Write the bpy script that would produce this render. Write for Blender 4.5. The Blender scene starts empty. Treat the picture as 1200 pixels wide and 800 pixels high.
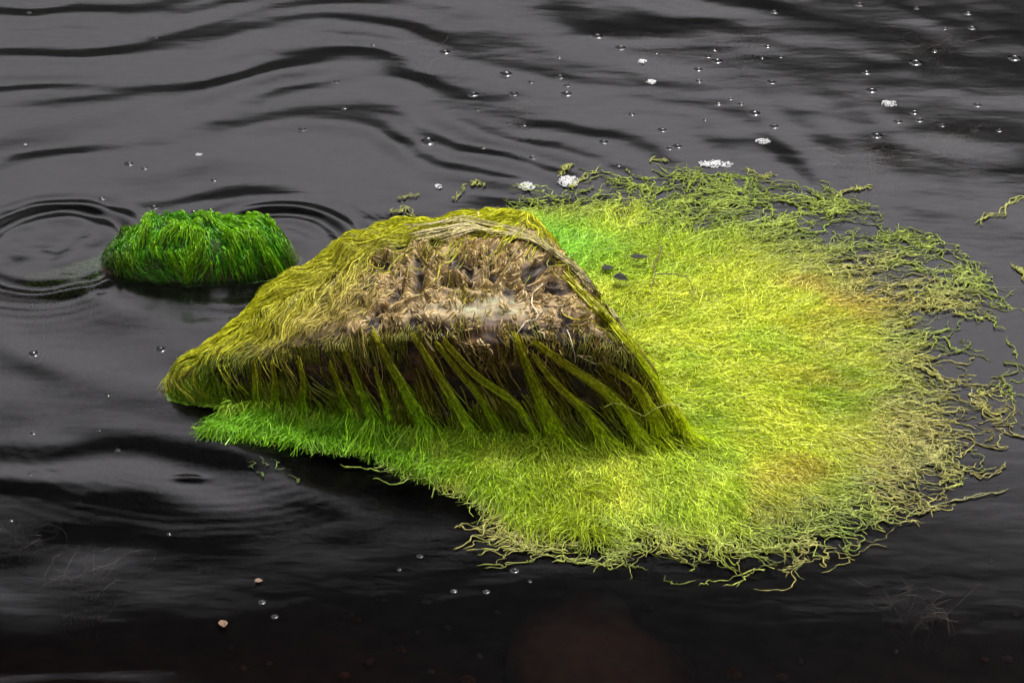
import bpy, math
import numpy as np

# ------------------------------------------------------------------ camera, sky, sun, exposure
sc = bpy.context.scene
col = sc.collection
PITCH = math.radians(33.0); DIST = 5.4; HALF = 1.2
fwd = np.array([0, math.cos(PITCH), -math.sin(PITCH)])
upv = np.array([0, math.sin(PITCH), math.cos(PITCH)])
rgt = np.array([1.0, 0, 0])
CAM = -fwd * DIST
cam_d = bpy.data.cameras.new('camera'); cam = bpy.data.objects.new('camera', cam_d); col.objects.link(cam)
cam.location = CAM; cam.rotation_euler = (math.pi / 2 - PITCH, 0, 0)
cam_d.sensor_width = 36; cam_d.lens = 18 * DIST / HALF; cam_d.clip_end = 2000; cam_d.clip_start = 0.05
sc.camera = cam

SUN_EL = math.radians(62); SUN_AZ = math.radians(28)      # azimuth from +Y (away from the camera) towards +X
w = bpy.data.worlds.new('World'); sc.world = w; w.use_nodes = True
wn = w.node_tree; wn.nodes.clear()
sky = wn.nodes.new('ShaderNodeTexSky'); sky.sky_type = 'NISHITA'; sky.sun_disc = False
sky.sun_elevation = SUN_EL; sky.sun_rotation = SUN_AZ; sky.air_density = 1.0; sky.dust_density = 3.0; sky.ozone_density = 1.0
hsv = wn.nodes.new('ShaderNodeHueSaturation'); hsv.inputs['Saturation'].default_value = 0.05
bg = wn.nodes.new('ShaderNodeBackground'); bg.inputs['Strength'].default_value = 0.075
wo = wn.nodes.new('ShaderNodeOutputWorld')
tint = wn.nodes.new('ShaderNodeMix'); tint.data_type = 'RGBA'; tint.blend_type = 'MULTIPLY'; tint.inputs[0].default_value = 1.0; tint.inputs[7].default_value = (1.0, 0.955, 1.0, 1)   # grey-mauve overcast
wn.links.new(sky.outputs[0], hsv.inputs['Color']); wn.links.new(hsv.outputs[0], tint.inputs[6]); wn.links.new(tint.outputs[2], bg.inputs[0]); wn.links.new(bg.outputs[0], wo.inputs[0])
sd = bpy.data.lights.new('sun', 'SUN'); sd.energy = 1.5; sd.angle = math.radians(12); sd.color = (1.0, 0.97, 0.92)
so = bpy.data.objects.new('sun', sd); col.objects.link(so)
so.rotation_euler = (-(math.pi / 2 - SUN_EL), 0, -SUN_AZ)   # light comes from beyond the boulder, high, a little from the right
so.rotation_mode = 'XYZ'
sc.view_settings.view_transform = 'Standard'; sc.view_settings.look = 'None'
sc.view_settings.exposure = 1.95; sc.view_settings.gamma = 1.0
sc.cycles.use_denoising = True
sc.cycles.max_bounces = 8; sc.cycles.transparent_max_bounces = 24
sc.cycles.caustics_reflective = False; sc.cycles.caustics_refractive = False

# ------------------------------------------------------------------ helpers
RNG = np.random.default_rng(7)

def ray(px, py):
    px = np.asarray(px, float); py = np.asarray(py, float)
    u = (px - 600) / 600 * HALF / DIST; v = -(py - 400) / 600 * HALF / DIST
    d = fwd + u[..., None] * rgt + v[..., None] * upv
    return d / np.linalg.norm(d, axis=-1, keepdims=True)

def at(px, py, z=0.0):
    d = ray(px, py); t = (z - CAM[2]) / d[..., 2]
    return CAM + d * np.asarray(t)[..., None]

def proj(p):
    q = p - CAM; dz = q @ fwd
    return 600 + 600 * DIST / HALF * (q @ rgt) / dz, 400 - 600 * DIST / HALF * (q @ upv) / dz

def _h(ix, iy, iz, s):
    h = (ix.astype(np.int64) * 374761393 + iy.astype(np.int64) * 668265263 + iz.astype(np.int64) * 1274126177 + s * 974634617) & 0xFFFFFFFF
    h = ((h ^ (h >> 13)) * 1103515245) & 0xFFFFFFFF
    h = ((h ^ (h >> 16)) * 2246822519) & 0xFFFFFFFF
    h = h ^ (h >> 15)
    return (h & 0xFFFFFF) / 8388607.5 - 1.0

def noise(p, seed=0):
    p = np.asarray(p, float); i = np.floor(p); f = p - i; i = i.astype(np.int64)
    f = f * f * f * (f * (f * 6 - 15) + 10); r = 0
    for a in (0, 1):
        for b in (0, 1):
            for c in (0, 1):
                wgt = (f[..., 0] if a else 1 - f[..., 0]) * (f[..., 1] if b else 1 - f[..., 1]) * (f[..., 2] if c else 1 - f[..., 2])
                r = r + wgt * _h(i[..., 0] + a, i[..., 1] + b, i[..., 2] + c, seed)
    return r

def fbm(p, seed=0, o=3):
    r = 0; a = 1.0; t = 0
    for k in range(o):
        r = r + a * noise(np.asarray(p) * 2 ** k, seed + 17 * k); t += a; a *= 0.5
    return r / t

def sstep(a, b, x):
    t = np.clip((x - a) / (b - a), 0, 1); return t * t * (3 - 2 * t)

def mix(a, b, t):
    t = np.asarray(t)[..., None]; return np.asarray(a) * (1 - t) + np.asarray(b) * t

def unit(v):
    return v / np.maximum(np.linalg.norm(v, axis=-1, keepdims=True), 1e-9)

def link(o, parent=None, label=None, cat=None, group=None, kind=None):
    col.objects.link(o)
    if parent is not None: o.parent = parent
    for k, v in (('label', label), ('category', cat), ('group', group), ('kind', kind)):
        if v: o[k] = v
    return o

def mesh_np(name, co, quads, mat, colr=None, smooth=True, parent=None, **tags):
    """one mesh object from arrays; quads is (n,4) or (n,3)"""
    me = bpy.data.meshes.new(name); co = np.asarray(co, np.float32).reshape(-1, 3); quads = np.asarray(quads, np.int32)
    n, k = quads.shape
    me.vertices.add(len(co)); me.vertices.foreach_set('co', co.ravel())
    me.loops.add(n * k); me.loops.foreach_set('vertex_index', quads.ravel())
    me.polygons.add(n); me.polygons.foreach_set('loop_start', np.arange(n, dtype=np.int32) * k)
    me.update(calc_edges=True)
    me.polygons.foreach_set('use_smooth', np.full(n, smooth))
    if colr is not None:
        a = me.attributes.new('Col', 'FLOAT_COLOR', 'POINT')
        c4 = np.ones((len(co), 4), np.float32); c4[:, :3] = np.clip(np.asarray(colr).reshape(-1, 3), 0, 1); a.data.foreach_set('color', c4.ravel())
    me.materials.append(mat); me.validate()
    return link(bpy.data.objects.new(name, me), parent, **tags)

def tube_arrays(pts, rad, colr, sides=3):
    N, K, _ = pts.shape
    T = np.empty_like(pts); T[:, 1:-1] = pts[:, 2:] - pts[:, :-2]; T[:, 0] = pts[:, 1] - pts[:, 0]; T[:, -1] = pts[:, -1] - pts[:, -2]
    T = unit(T); ref = np.zeros_like(T); ref[..., 2] = 1; steep = np.abs(T[..., 2]) > 0.92; ref[steep] = (0, 1, 0)
    A = unit(np.cross(T, ref)); B = np.cross(A, T)
    an = np.arange(sides) * 2 * math.pi / sides + math.pi / 2
    V = pts[:, :, None, :] + rad[:, :, None, None] * (np.cos(an)[None, None, :, None] * A[:, :, None, :] + np.sin(an)[None, None, :, None] * B[:, :, None, :])
    C = np.broadcast_to(colr[:, :, None, :], V.shape)
    n, k, s = np.meshgrid(np.arange(N), np.arange(K - 1), np.arange(sides), indexing='ij')
    idx = lambda n, k, s: (n * K + k) * sides + (s % sides)
    Q = np.stack([idx(n, k, s), idx(n, k, s + 1), idx(n, k + 1, s + 1), idx(n, k + 1, s)], -1).reshape(-1, 4)
    return V.reshape(-1, 3), Q, C.reshape(-1, 3)

def ribbon_arrays(pts, rad, colr):
    """flat wet filaments, each twisted its own way"""
    N, K, _ = pts.shape
    T = np.empty_like(pts); T[:, 1:-1] = pts[:, 2:] - pts[:, :-2]; T[:, 0] = pts[:, 1] - pts[:, 0]; T[:, -1] = pts[:, -1] - pts[:, -2]
    T = unit(T); R = unit(RNG.normal(0, 1, (N, 1, 3)) + np.array([0, 0.2, 0.0])); A = unit(np.cross(T, R))
    V = np.stack([pts - A * rad[..., None], pts + A * rad[..., None]], 2); C = np.broadcast_to(colr[:, :, None, :], V.shape)
    n, k = np.meshgrid(np.arange(N), np.arange(K - 1), indexing='ij'); b = (n * K + k) * 2
    return V.reshape(-1, 3), np.stack([b, b + 1, b + 3, b + 2], -1).reshape(-1, 4), C.reshape(-1, 3)

def tubes(name, pts, rad, colr, mat, sides=3, parent=None, **tags):
    V, Q, C = tube_arrays(pts, rad, colr, sides) if sides > 2 else ribbon_arrays(pts, rad, colr)
    return mesh_np(name, V, Q, mat, C, True, parent, **tags)

def empty(name, loc, label, cat, group=None):
    o = bpy.data.objects.new(name, None); o.location = loc; o.empty_display_size = 0.05
    return link(o, None, label, cat, group)

def setparent(o, p):
    o.parent = p; o.matrix_parent_inverse.identity(); o.location = [-v for v in p.location]
    return o

# ------------------------------------------------------------------ materials
def newmat(name):
    m = bpy.data.materials.new(name); m.use_nodes = True; nt = m.node_tree; nt.nodes.clear()
    return m, nt, nt.nodes.new('ShaderNodeOutputMaterial')

def algae_mat(name, rough=0.55, transl=0.3, spec=0.25, nscale=160.0, namp=0.45):
    m, nt, out = newmat(name); L = nt.links.new
    a = nt.nodes.new('ShaderNodeAttribute'); a.attribute_name = 'Col'
    tc = nt.nodes.new('ShaderNodeTexCoord'); nz = nt.nodes.new('ShaderNodeTexNoise'); nz.inputs['Scale'].default_value = nscale; nz.inputs['Detail'].default_value = 2
    L(tc.outputs['Object'], nz.inputs['Vector'])
    mr = nt.nodes.new('ShaderNodeMapRange'); mr.inputs[1].default_value = 0.3; mr.inputs[2].default_value = 0.7
    mr.inputs[3].default_value = 1 - namp; mr.inputs[4].default_value = 1 + namp * 0.6; L(nz.outputs[0], mr.inputs[0])
    mu = nt.nodes.new('ShaderNodeVectorMath'); mu.operation = 'SCALE'; L(a.outputs['Color'], mu.inputs[0]); L(mr.outputs[0], mu.inputs['Scale'])
    p = nt.nodes.new('ShaderNodeBsdfPrincipled'); p.inputs['Roughness'].default_value = rough; p.inputs['Specular IOR Level'].default_value = spec
    L(mu.outputs[0], p.inputs['Base Color'])
    t = nt.nodes.new('ShaderNodeBsdfTranslucent'); L(mu.outputs[0], t.inputs['Color'])
    mx = nt.nodes.new('ShaderNodeMixShader'); mx.inputs[0].default_value = transl; L(p.outputs[0], mx.inputs[1]); L(t.outputs[0], mx.inputs[2]); L(mx.outputs[0], out.inputs[0])
    return m

def rock_mat(name, rough=0.6, bump=0.004):
    m, nt, out = newmat(name); L = nt.links.new
    a = nt.nodes.new('ShaderNodeAttribute'); a.attribute_name = 'Col'
    tc = nt.nodes.new('ShaderNodeTexCoord')
    n1 = nt.nodes.new('ShaderNodeTexNoise'); n1.inputs['Scale'].default_value = 55; n1.inputs['Detail'].default_value = 8; n1.inputs['Roughness'].default_value = 0.65
    n2 = nt.nodes.new('ShaderNodeTexVoronoi'); n2.inputs['Scale'].default_value = 38
    L(tc.outputs['Object'], n1.inputs['Vector']); L(tc.outputs['Object'], n2.inputs['Vector'])
    mr = nt.nodes.new('ShaderNodeMapRange'); mr.inputs[1].default_value = 0.3; mr.inputs[2].default_value = 0.7; mr.inputs[3].default_value = 0.35; mr.inputs[4].default_value = 1.5
    L(n1.outputs[0], mr.inputs[0])
    mu = nt.nodes.new('ShaderNodeVectorMath'); mu.operation = 'SCALE'; L(a.outputs['Color'], mu.inputs[0]); L(mr.outputs[0], mu.inputs['Scale'])
    p = nt.nodes.new('ShaderNodeBsdfPrincipled'); p.inputs['Roughness'].default_value = rough; p.inputs['Specular IOR Level'].default_value = 0.2
    ad = nt.nodes.new('ShaderNodeMath'); ad.operation = 'ADD'; L(n1.outputs[0], ad.inputs[0]); L(n2.outputs['Distance'], ad.inputs[1])
    b = nt.nodes.new('ShaderNodeBump'); b.inputs['Strength'].default_value = 0.8; b.inputs['Distance'].default_value = bump; L(ad.outputs[0], b.inputs['Height'])
    L(mu.outputs[0], p.inputs['Base Color']); L(b.outputs[0], p.inputs['Normal']); L(p.outputs[0], out.inputs[0])
    return m

def plain_mat(name, c, rough=0.5, nscale=60, spec=0.5):
    m, nt, out = newmat(name); L = nt.links.new
    tc = nt.nodes.new('ShaderNodeTexCoord'); n1 = nt.nodes.new('ShaderNodeTexNoise'); n1.inputs['Scale'].default_value = nscale; n1.inputs['Detail'].default_value = 4
    L(tc.outputs['Object'], n1.inputs['Vector'])
    cr = nt.nodes.new('ShaderNodeValToRGB'); cr.color_ramp.elements[0].position = 0.3; cr.color_ramp.elements[1].position = 0.7
    cr.color_ramp.elements[0].color = (*[v * 0.5 for v in c], 1); cr.color_ramp.elements[1].color = (*[min(1, v * 1.35) for v in c], 1)
    L(n1.outputs[0], cr.inputs[0])
    p = nt.nodes.new('ShaderNodeBsdfPrincipled'); p.inputs['Roughness'].default_value = rough; p.inputs['Specular IOR Level'].default_value = spec
    L(cr.outputs[0], p.inputs['Base Color']); L(p.outputs[0], out.inputs[0])
    return m

def water_mat(name, volume=True):
    m, nt, out = newmat(name); L = nt.links.new
    fr = nt.nodes.new('ShaderNodeFresnel'); fr.inputs['IOR'].default_value = 1.333
    tc = nt.nodes.new('ShaderNodeTexCoord'); mp = nt.nodes.new('ShaderNodeMapping'); mp.inputs['Scale'].default_value = (9, 22, 1)
    n1 = nt.nodes.new('ShaderNodeTexNoise'); n1.inputs['Scale'].default_value = 1.0; n1.inputs['Detail'].default_value = 3
    L(tc.outputs['Object'], mp.inputs[0]); L(mp.outputs[0], n1.inputs['Vector'])
    b = nt.nodes.new('ShaderNodeBump'); b.inputs['Strength'].default_value = 1.0; b.inputs['Distance'].default_value = 0.0009; L(n1.outputs[0], b.inputs['Height'])
    g = nt.nodes.new('ShaderNodeBsdfGlossy'); g.inputs['Roughness'].default_value = 0.15; g.inputs['Color'].default_value = (1, 1, 1, 1)
    t = nt.nodes.new('ShaderNodeBsdfTransparent'); t.inputs['Color'].default_value = (0.95, 0.95, 0.95, 1)
    L(b.outputs[0], g.inputs['Normal']); L(b.outputs[0], fr.inputs['Normal'])
    mx = nt.nodes.new('ShaderNodeMixShader'); fc = nt.nodes.new('ShaderNodeFloatCurve'); cv_ = fc.mapping.curves[0]       # Fresnel as seen near Brewster's angle: weak at steep view, strong towards grazing
    for x_, y_ in ((0.0355, 0.003), (0.041, 0.024), (0.047, 0.051), (0.060, 0.072), (0.10, 0.085)): cv_.points.new(x_, y_)
    for q_ in cv_.points: q_.handle_type = 'VECTOR'
    fc.mapping.update(); L(fr.outputs[0], fc.inputs['Value'])
    L(fc.outputs[0], mx.inputs[0]); L(t.outputs[0], mx.inputs[1]); L(g.outputs[0], mx.inputs[2]); L(mx.outputs[0], out.inputs['Surface'])
    if volume:
        va = nt.nodes.new('ShaderNodeVolumeAbsorption'); va.inputs['Color'].default_value = (0.34, 0.16, 0.07, 1); va.inputs['Density'].default_value = 12.0
        L(va.outputs[0], out.inputs['Volume'])
    return m

def bubble_mat(name):
    m, nt, out = newmat(name); L = nt.links.new
    fr = nt.nodes.new('ShaderNodeFresnel'); fr.inputs['IOR'].default_value = 1.6
    g = nt.nodes.new('ShaderNodeBsdfGlossy'); g.inputs['Roughness'].default_value = 0.05
    t = nt.nodes.new('ShaderNodeBsdfTransparent'); t.inputs['Color'].default_value = (0.3, 0.3, 0.3, 1)
    mx = nt.nodes.new('ShaderNodeMixShader'); L(fr.outputs[0], mx.inputs[0]); L(t.outputs[0], mx.inputs[1]); L(g.outputs[0], mx.inputs[2]); L(mx.outputs[0], out.inputs[0])
    return m

M_ALGAE = algae_mat('wet_green_algae')
M_COAT = algae_mat('drying_algae', rough=0.6, transl=0.2, spec=0.25)
M_WALL = algae_mat('hanging_algae', rough=0.4, transl=0.25)
M_WEED = algae_mat('bright_weed', rough=0.4, transl=0.25, spec=0.25)
M_DROWN = algae_mat('drowned_weed', rough=1.0, transl=0.1, spec=0.0)
M_ROCK = rock_mat('wet_stone')
M_BED = plain_mat('lake_bed_silt', (0.07, 0.045, 0.03), 0.9, 14)
M_WATER = water_mat('peat_water')
M_BUB = bubble_mat('bubble_film')
M_FOAM = plain_mat('white_foam', (0.42, 0.42, 0.42), 0.3, 300)
M_STRAW = plain_mat('dry_straw', (0.55, 0.45, 0.30), 0.6, 120)
M_DARK = plain_mat('dark_wet_leaf', (0.03, 0.03, 0.026), 0.85, 120, 0.1)
M_LEAF = plain_mat('dead_leaf', (0.085, 0.042, 0.018), 0.6, 150)
M_PEB = plain_mat('pebble_stone', (0.52, 0.36, 0.24), 0.7, 90)

# ------------------------------------------------------------------ the water, waves and lake bed
BC = at(265, 300); SB = at(235, 300)                                 # centre of the rings round the boulder / the small rock
def wave(x, y):
    p = np.stack([x, y, np.zeros_like(x)], -1)
    wx = x + 0.16 * noise(p * 1.7, 1) + 0.05 * noise(p * 4.3, 2); wy = y + 0.17 * noise(p * 1.9, 3) + 0.05 * noise(p * 4.7, 4)
    r = np.hypot((wx - BC[0]) * 0.85, wy - BC[1])
    amp = 0.62 + 0.75 * noise(p * np.array([1.5, 2.6, 1]), 5)
    side = 1 - 0.65 * sstep(0.15, 1.1, x)
    r2 = np.hypot((wx + 0.3 * noise(p * 1.1, 9) - 0.05) * 0.8, wy + 0.1)
    h = (0.0033 * amp * np.sin(2 * math.pi * r / 0.31 + 0.6) + 0.0015 * (0.5 + noise(p * np.array([1.8, 3.0, 1]), 10)) * np.sin(2 * math.pi * r2 / 0.23 + 1.0)) * side + 0.0014 * side * (1 + 0.7 * sstep(-0.2, -0.6, x) * sstep(0.5, 0.2, y)) * np.sin(2 * math.pi * r / 0.135 + 2.0) * (0.4 + 0.9 * noise(p * 2.2, 6))
    calm = sstep(-0.35, -0.85, y) * sstep(-1.0, -0.35, x); h = h * (1 - 0.8 * calm) * (1 - 0.35 * sstep(-0.6, -1.0, y))
    h = h + 0.0034 * (1 - 0.65 * calm) * fbm(p * np.array([2.1, 4.4, 1]), 8, 3)
    # sharp ring trains where the swell breaks round the two rocks
    for (px, py, R, wd, lam, A, sx, dirx, diry, sp) in (
            (62, 292, 0.205, 0.05, 0.075, 0.0034, 1.0, -0.3, 0.0, 9.0), (62, 292, 0.27, 0.09, 0.03, 0.0007, 1.0, -0.8, -0.4, 0.9),
            (318, 292, 0.19, 0.06, 0.07, 0.0030, 1.0, 0.6, 0.8, 0.9), (318, 292, 0.30, 0.09, 0.021, 0.00022, 1.0, 0.5, 0.85, 0.6),
            (250, 470, 0.40, 0.12, 0.028, 0.00014, 0.8, -0.4, -0.9, 0.7)):
        c = at(px, py); dx = (x - c[0]) * sx; dy = y - c[1]; rr = np.hypot(dx, dy) + 0.012 * noise(p * 6, 11)
        ang = (dx * dirx + dy * diry) / (np.hypot(dirx, diry) * np.maximum(np.hypot(dx, dy), 1e-6))
        h = h + A * np.exp(-((rr - R) / wd) ** 2) * np.sin(2 * math.pi * (rr - R) / lam) * np.exp(-((1 - ang) / sp) ** 2)
    c = at(222, 559); h = h + 0.0035 * np.exp(-((x - c[0]) / 0.035) ** 2 - ((y - c[1]) / 0.010) ** 2)
    # choppy wash left of the small rock
    c = at(40, 290); wsh = np.exp(-((x - c[0]) / 0.16) ** 2 - ((y - c[1]) / 0.13) ** 2)
    h = h + 0.004 * wsh * fbm(p * np.array([9, 14, 1]), 12, 3)
    mat = sstep(0.1, 0.4, x) * sstep(-0.9, -0.5, y) * sstep(0.75, 0.45, y)
    return h * (1 - 0.75 * mat) * np.exp(-(np.hypot(x, y) / 30) ** 2)

def stretch(a, b, step, far, n):
    f = np.arange(a, b + step / 2, step); k = np.linspace(0, 1, n + 1)[1:]
    g = step * (np.exp(k * math.log(far / step)) - 1)
    return np.concatenate([(a - g)[::-1], f, f[-1] + g])
gx = stretch(-1.42, 1.42, 0.0062, 150, 30); gy = stretch(-1.35, 1.95, 0.0072, 150, 30)
X, Y = np.meshgrid(gx, gy); ny, nx = X.shape
Z = wave(X, Y)
I = np.arange(nx * ny).reshape(ny, nx)
top = np.stack([I[:-1, :-1], I[:-1, 1:], I[1:, 1:], I[1:, :-1]], -1).reshape(-1, 4)
rim = np.concatenate([I[0, :], I[1:, -1], I[-1, -2::-1], I[-2:0:-1, 0]])
V = np.stack([X, Y, Z], -1).reshape(-1, 3); low = V[rim].copy(); low[:, 2] = -3.0
nb = len(V); nr = len(rim); j = np.arange(nr); k = (j + 1) % nr
skirt = np.stack([rim[j], nb + j, nb + k, rim[k]], -1)
cv = nb + nr; cpt = np.array([[0, 0, -3.0]])
mid = np.stack([nb + j, np.full(nr, cv), np.full(nr, cv), nb + k], -1)
wobj_V = np.concatenate([V, low, cpt]); wq = np.concatenate([top, skirt])
me = bpy.data.meshes.new('water'); allf = [tuple(q) for q in skirt] + [(int(nb + a), int(nb + b), int(cv)) for a, b in zip(k, j)]
n4 = len(wq); n3 = nr
me.vertices.add(len(wobj_V)); me.vertices.foreach_set('co', wobj_V.astype(np.float32).ravel())
li = np.concatenate([wq.ravel(), np.stack([nb + k, nb + j, np.full(nr, cv)], -1).ravel()]).astype(np.int32)
me.loops.add(len(li)); me.loops.foreach_set('vertex_index', li)
me.polygons.add(n4 + n3); me.polygons.foreach_set('loop_start', np.concatenate([np.arange(n4) * 4, n4 * 4 + np.arange(n3) * 3]).astype(np.int32))
me.update(calc_edges=True); me.polygons.foreach_set('use_smooth', np.concatenate([np.ones(len(top), bool), np.zeros(len(skirt) + n3, bool)]))
me.materials.append(M_WATER); me.validate()
water = link(bpy.data.objects.new('water', me), kind='structure')

def bed_z(x, y):
    p = np.stack([x, y, np.zeros_like(x)], -1)
    return -np.clip(0.24 + 0.22 * (y + 0.9), 0.2, 1.6) + 0.02 * fbm(p * 6, 31, 3) * np.exp(-(np.hypot(x, y) / 20) ** 2)
bx = stretch(-1.6, 1.6, 0.03, 140, 16); by = stretch(-1.6, 2.0, 0.03, 140, 16)
BX, BY = np.meshgrid(bx, by); n2, n1 = BX.shape; I = np.arange(n1 * n2).reshape(n2, n1)
mesh_np('lake_bed', np.stack([BX, BY, bed_z(BX, BY)], -1), np.stack([I[:-1, :-1], I[:-1, 1:], I[1:, 1:], I[1:, :-1]], -1).reshape(-1, 4), M_BED, kind='structure')

# added dark slope, out of frame, shaped to darken the water's reflections
hx = np.linspace(-120, 120, 161); hv = np.linspace(0, 1, 30); HX, HV = np.meshgrid(hx, hv)
crest_h = 15.6 + 1.6 * fbm(np.stack([hx * 0.06, hx * 0, hx * 0], -1), 35, 3) + 0.30 * np.clip(hx, -14, 25)
HP = np.stack([HX, 26 + 10 * HV + 1.2 * fbm(np.stack([HX * .2, HV * 6, HX * 0], -1), 36, 3), -1.5 + (crest_h[None] + 1.5) * np.sin(HV * math.pi / 2) ** 0.8 + 0.8 * noise(np.stack([HX * .7, HV * 9, HX * 0], -1), 37)], -1)
I = np.arange(HX.size).reshape(HX.shape)
mesh_np('added_far_slope', HP, np.stack([I[:-1, :-1], I[:-1, 1:], I[1:, 1:], I[1:, :-1]], -1).reshape(-1, 4), plain_mat('added_slope_dark', (0.03, 0.032, 0.022), 0.95, 0.6), kind='structure')

# added unseen bank behind the camera, blocks sky light from the boulder's front
KX, KV = np.meshgrid(np.linspace(-90, 90, 121), np.linspace(0, 1, 24))
KP = np.stack([KX, -5.2 - 0.012 * np.abs(KX) - 9 * KV + 0.5 * fbm(np.stack([KX * .3, KV * 5, KX * 0], -1), 38, 3), -1.2 + 9.0 * KV ** 0.9 + 0.5 * noise(np.stack([KX * .9, KV * 9, KX * 0], -1), 39)], -1)
I = np.arange(KX.size).reshape(KX.shape)
mesh_np('sky_block_bank', KP, np.stack([I[:-1, :-1], I[1:, :-1], I[1:, 1:], I[:-1, 1:]], -1).reshape(-1, 4), plain_mat('sky_block_dark', (0.035, 0.03, 0.02), 0.95, 0.8), kind='structure')

# ------------------------------------------------------------------ the big boulder: planes cut into a block, then weathered
CI = at(540, 455, 0.0); CI[2] = -0.02
def plane(*pts):
    a, b, c = [at(np.float64(p[0]), np.float64(p[1]), p[2]) for p in pts]
    n = np.cross(b - a, c - a); n /= np.linalg.norm(n); d = n @ a
    if n @ CI > d: n, d = -n, -d
    return n, d
PL = [plane((480, 388, .27), (715, 398, .27), (560, 246, .335)),           # top
      plane((240, 424, .095), (480, 388, .27), (420, 274, .275)),          # long left slope
      plane((240, 428, .095), (480, 388, .27), (430, 506, 0.0)),           # front wall, left
      plane((480, 388, .27), (735, 408, .25), (640, 524, 0.0)),            # front wall, right
      plane((632, 268, .315), (738, 404, .26), (802, 505, 0.0)),           # right side
      plane((440, 264, .28), (600, 243, .33), (560, 300, 0.0)),            # back
      plane((200, 414, .07), (330, 326, .19), (300, 372, 0.0)),            # back left
      plane((178, 442, .07), (200, 425, .085), (164, 466, 0.0)),           # left tip
      (np.array([0, 0, -1.0]), 0.55)]
PN = np.array([p[0] for p in PL]); PD = np.array([p[1] for p in PL]); KS = 0.02
SC = np.array([1.0, 0.55, 0.5])
def fimp(p):
    v = (p @ PN.T - PD) / KS; m = v.max(-1, keepdims=True)
    return KS * (m[..., 0] + np.log(np.exp(v - m).sum(-1)))
def gnorm(p):
    v = (p @ PN.T - PD) / (KS * 2.2); v = v - v.max(-1, keepdims=True); e = np.exp(v); e /= e.sum(-1, keepdims=True)
    return unit(e @ PN)
NT, NP = 190, 420
th = np.linspace(0.0005, math.pi * 0.8, NT); ph = np.linspace(0, 2 * math.pi, NP, endpoint=False)
TH, PH = np.meshgrid(th, ph, indexing='ij')
def dirs(t, p): return np.stack([np.sin(t) * np.cos(p), np.sin(t) * np.sin(p), np.cos(t)], -1) * SC
D = dirs(TH, PH); lo = np.zeros(TH.shape); hi = np.full(TH.shape, 3.0)
for _ in range(36):
    m_ = (lo + hi) / 2; ins = fimp(CI + D * m_[..., None]) < 0; lo = np.where(ins, m_, lo); hi = np.where(ins, hi, m_)
TR = lo; P0 = CI + D * TR[..., None]; N0 = gnorm(P0)
front0 = sstep(0.25, 0.7, -N0[..., 1]); topf = sstep(0.5, 0.9, N0[..., 2])
QX, QY = proj(P0)
def bald(px, py): return np.exp(-(((px - 570) / 172) ** 2 + ((py - 346 + (px - 570) * -0.05) / 68) ** 2) ** 3)
def ledge(px, py): return np.exp(-(((px - 566) / 92) ** 2 + ((py - 366) / 26) ** 2) ** 2)
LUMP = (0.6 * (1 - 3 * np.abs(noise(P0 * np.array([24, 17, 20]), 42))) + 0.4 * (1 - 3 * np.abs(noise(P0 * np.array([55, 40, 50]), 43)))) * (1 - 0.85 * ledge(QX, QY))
disp = 0.016 * fbm(P0 * 7, 40, 3) + 0.009 * front0 * fbm(P0 * np.array([14, 14, 34]), 41, 3) + 0.024 * topf * LUMP * (0.35 + 0.65 * bald(QX, QY)) + 0.003 * fbm(P0 * np.array([20, 70, 70]), 44, 2)
TR = TR + disp / np.linalg.norm(D, axis=-1)
PR = CI + D * TR[..., None]

def look(p):
    """radius scale and direction of the boulder's surface through p"""
    q = (p - CI) / SC; r = np.linalg.norm(q, axis=-1); q = q / np.maximum(r, 1e-9)[..., None]
    t = np.arccos(np.clip(q[..., 2], -1, 1)); f = np.mod(np.arctan2(q[..., 1], q[..., 0]), 2 * math.pi)
    a = np.clip((t - th[0]) / (th[1] - th[0]), 0, NT - 1.001); b = f / (2 * math.pi) * NP
    i = a.astype(int); j = np.floor(b).astype(int); fa = a - i; fb = b - j; j0 = j % NP; j1 = (j + 1) % NP
    T = (TR[i, j0] * (1 - fb) + TR[i, j1] * fb) * (1 - fa) + (TR[i + 1, j0] * (1 - fb) + TR[i + 1, j1] * fb) * fa
    return T, r, q
def onrock(p, lift=0.0):
    T, r, q = look(p); s = CI + q * SC * T[..., None]
    return s + gnorm(s) * np.asarray(lift)[..., None]
def cast(px, py, lift=0.0):
    """where the line of sight meets the boulder, else the water"""
    px = np.asarray(px, float); d = ray(px, py); tw = -CAM[2] / d[..., 2]
    t0 = tw - 1.3; hit = np.full(px.shape, np.nan)
    prev = t0.copy()
    for s in np.linspace(0, 1.3, 131):
        t = t0 + s; T, r, _ = look(CAM + d * t[..., None]); ins = (r < T) & np.isnan(hit); hit[ins] = t[ins]
    a = hit - 0.01; b = hit.copy()
    for _ in range(12):
        m_ = (a + b) / 2; T, r, _ = look(CAM + d * np.nan_to_num(m_, nan=1.0)[..., None]); ins = r < T; b = np.where(ins, m_, b); a = np.where(ins, a, m_)
    t = np.where(np.isnan(hit), tw, b); p = CAM + d * t[..., None]
    return p + np.where(np.isnan(hit)[..., None], np.array([0, 0, 1.0]), gnorm(p)) * np.asarray(lift)[..., None]

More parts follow.
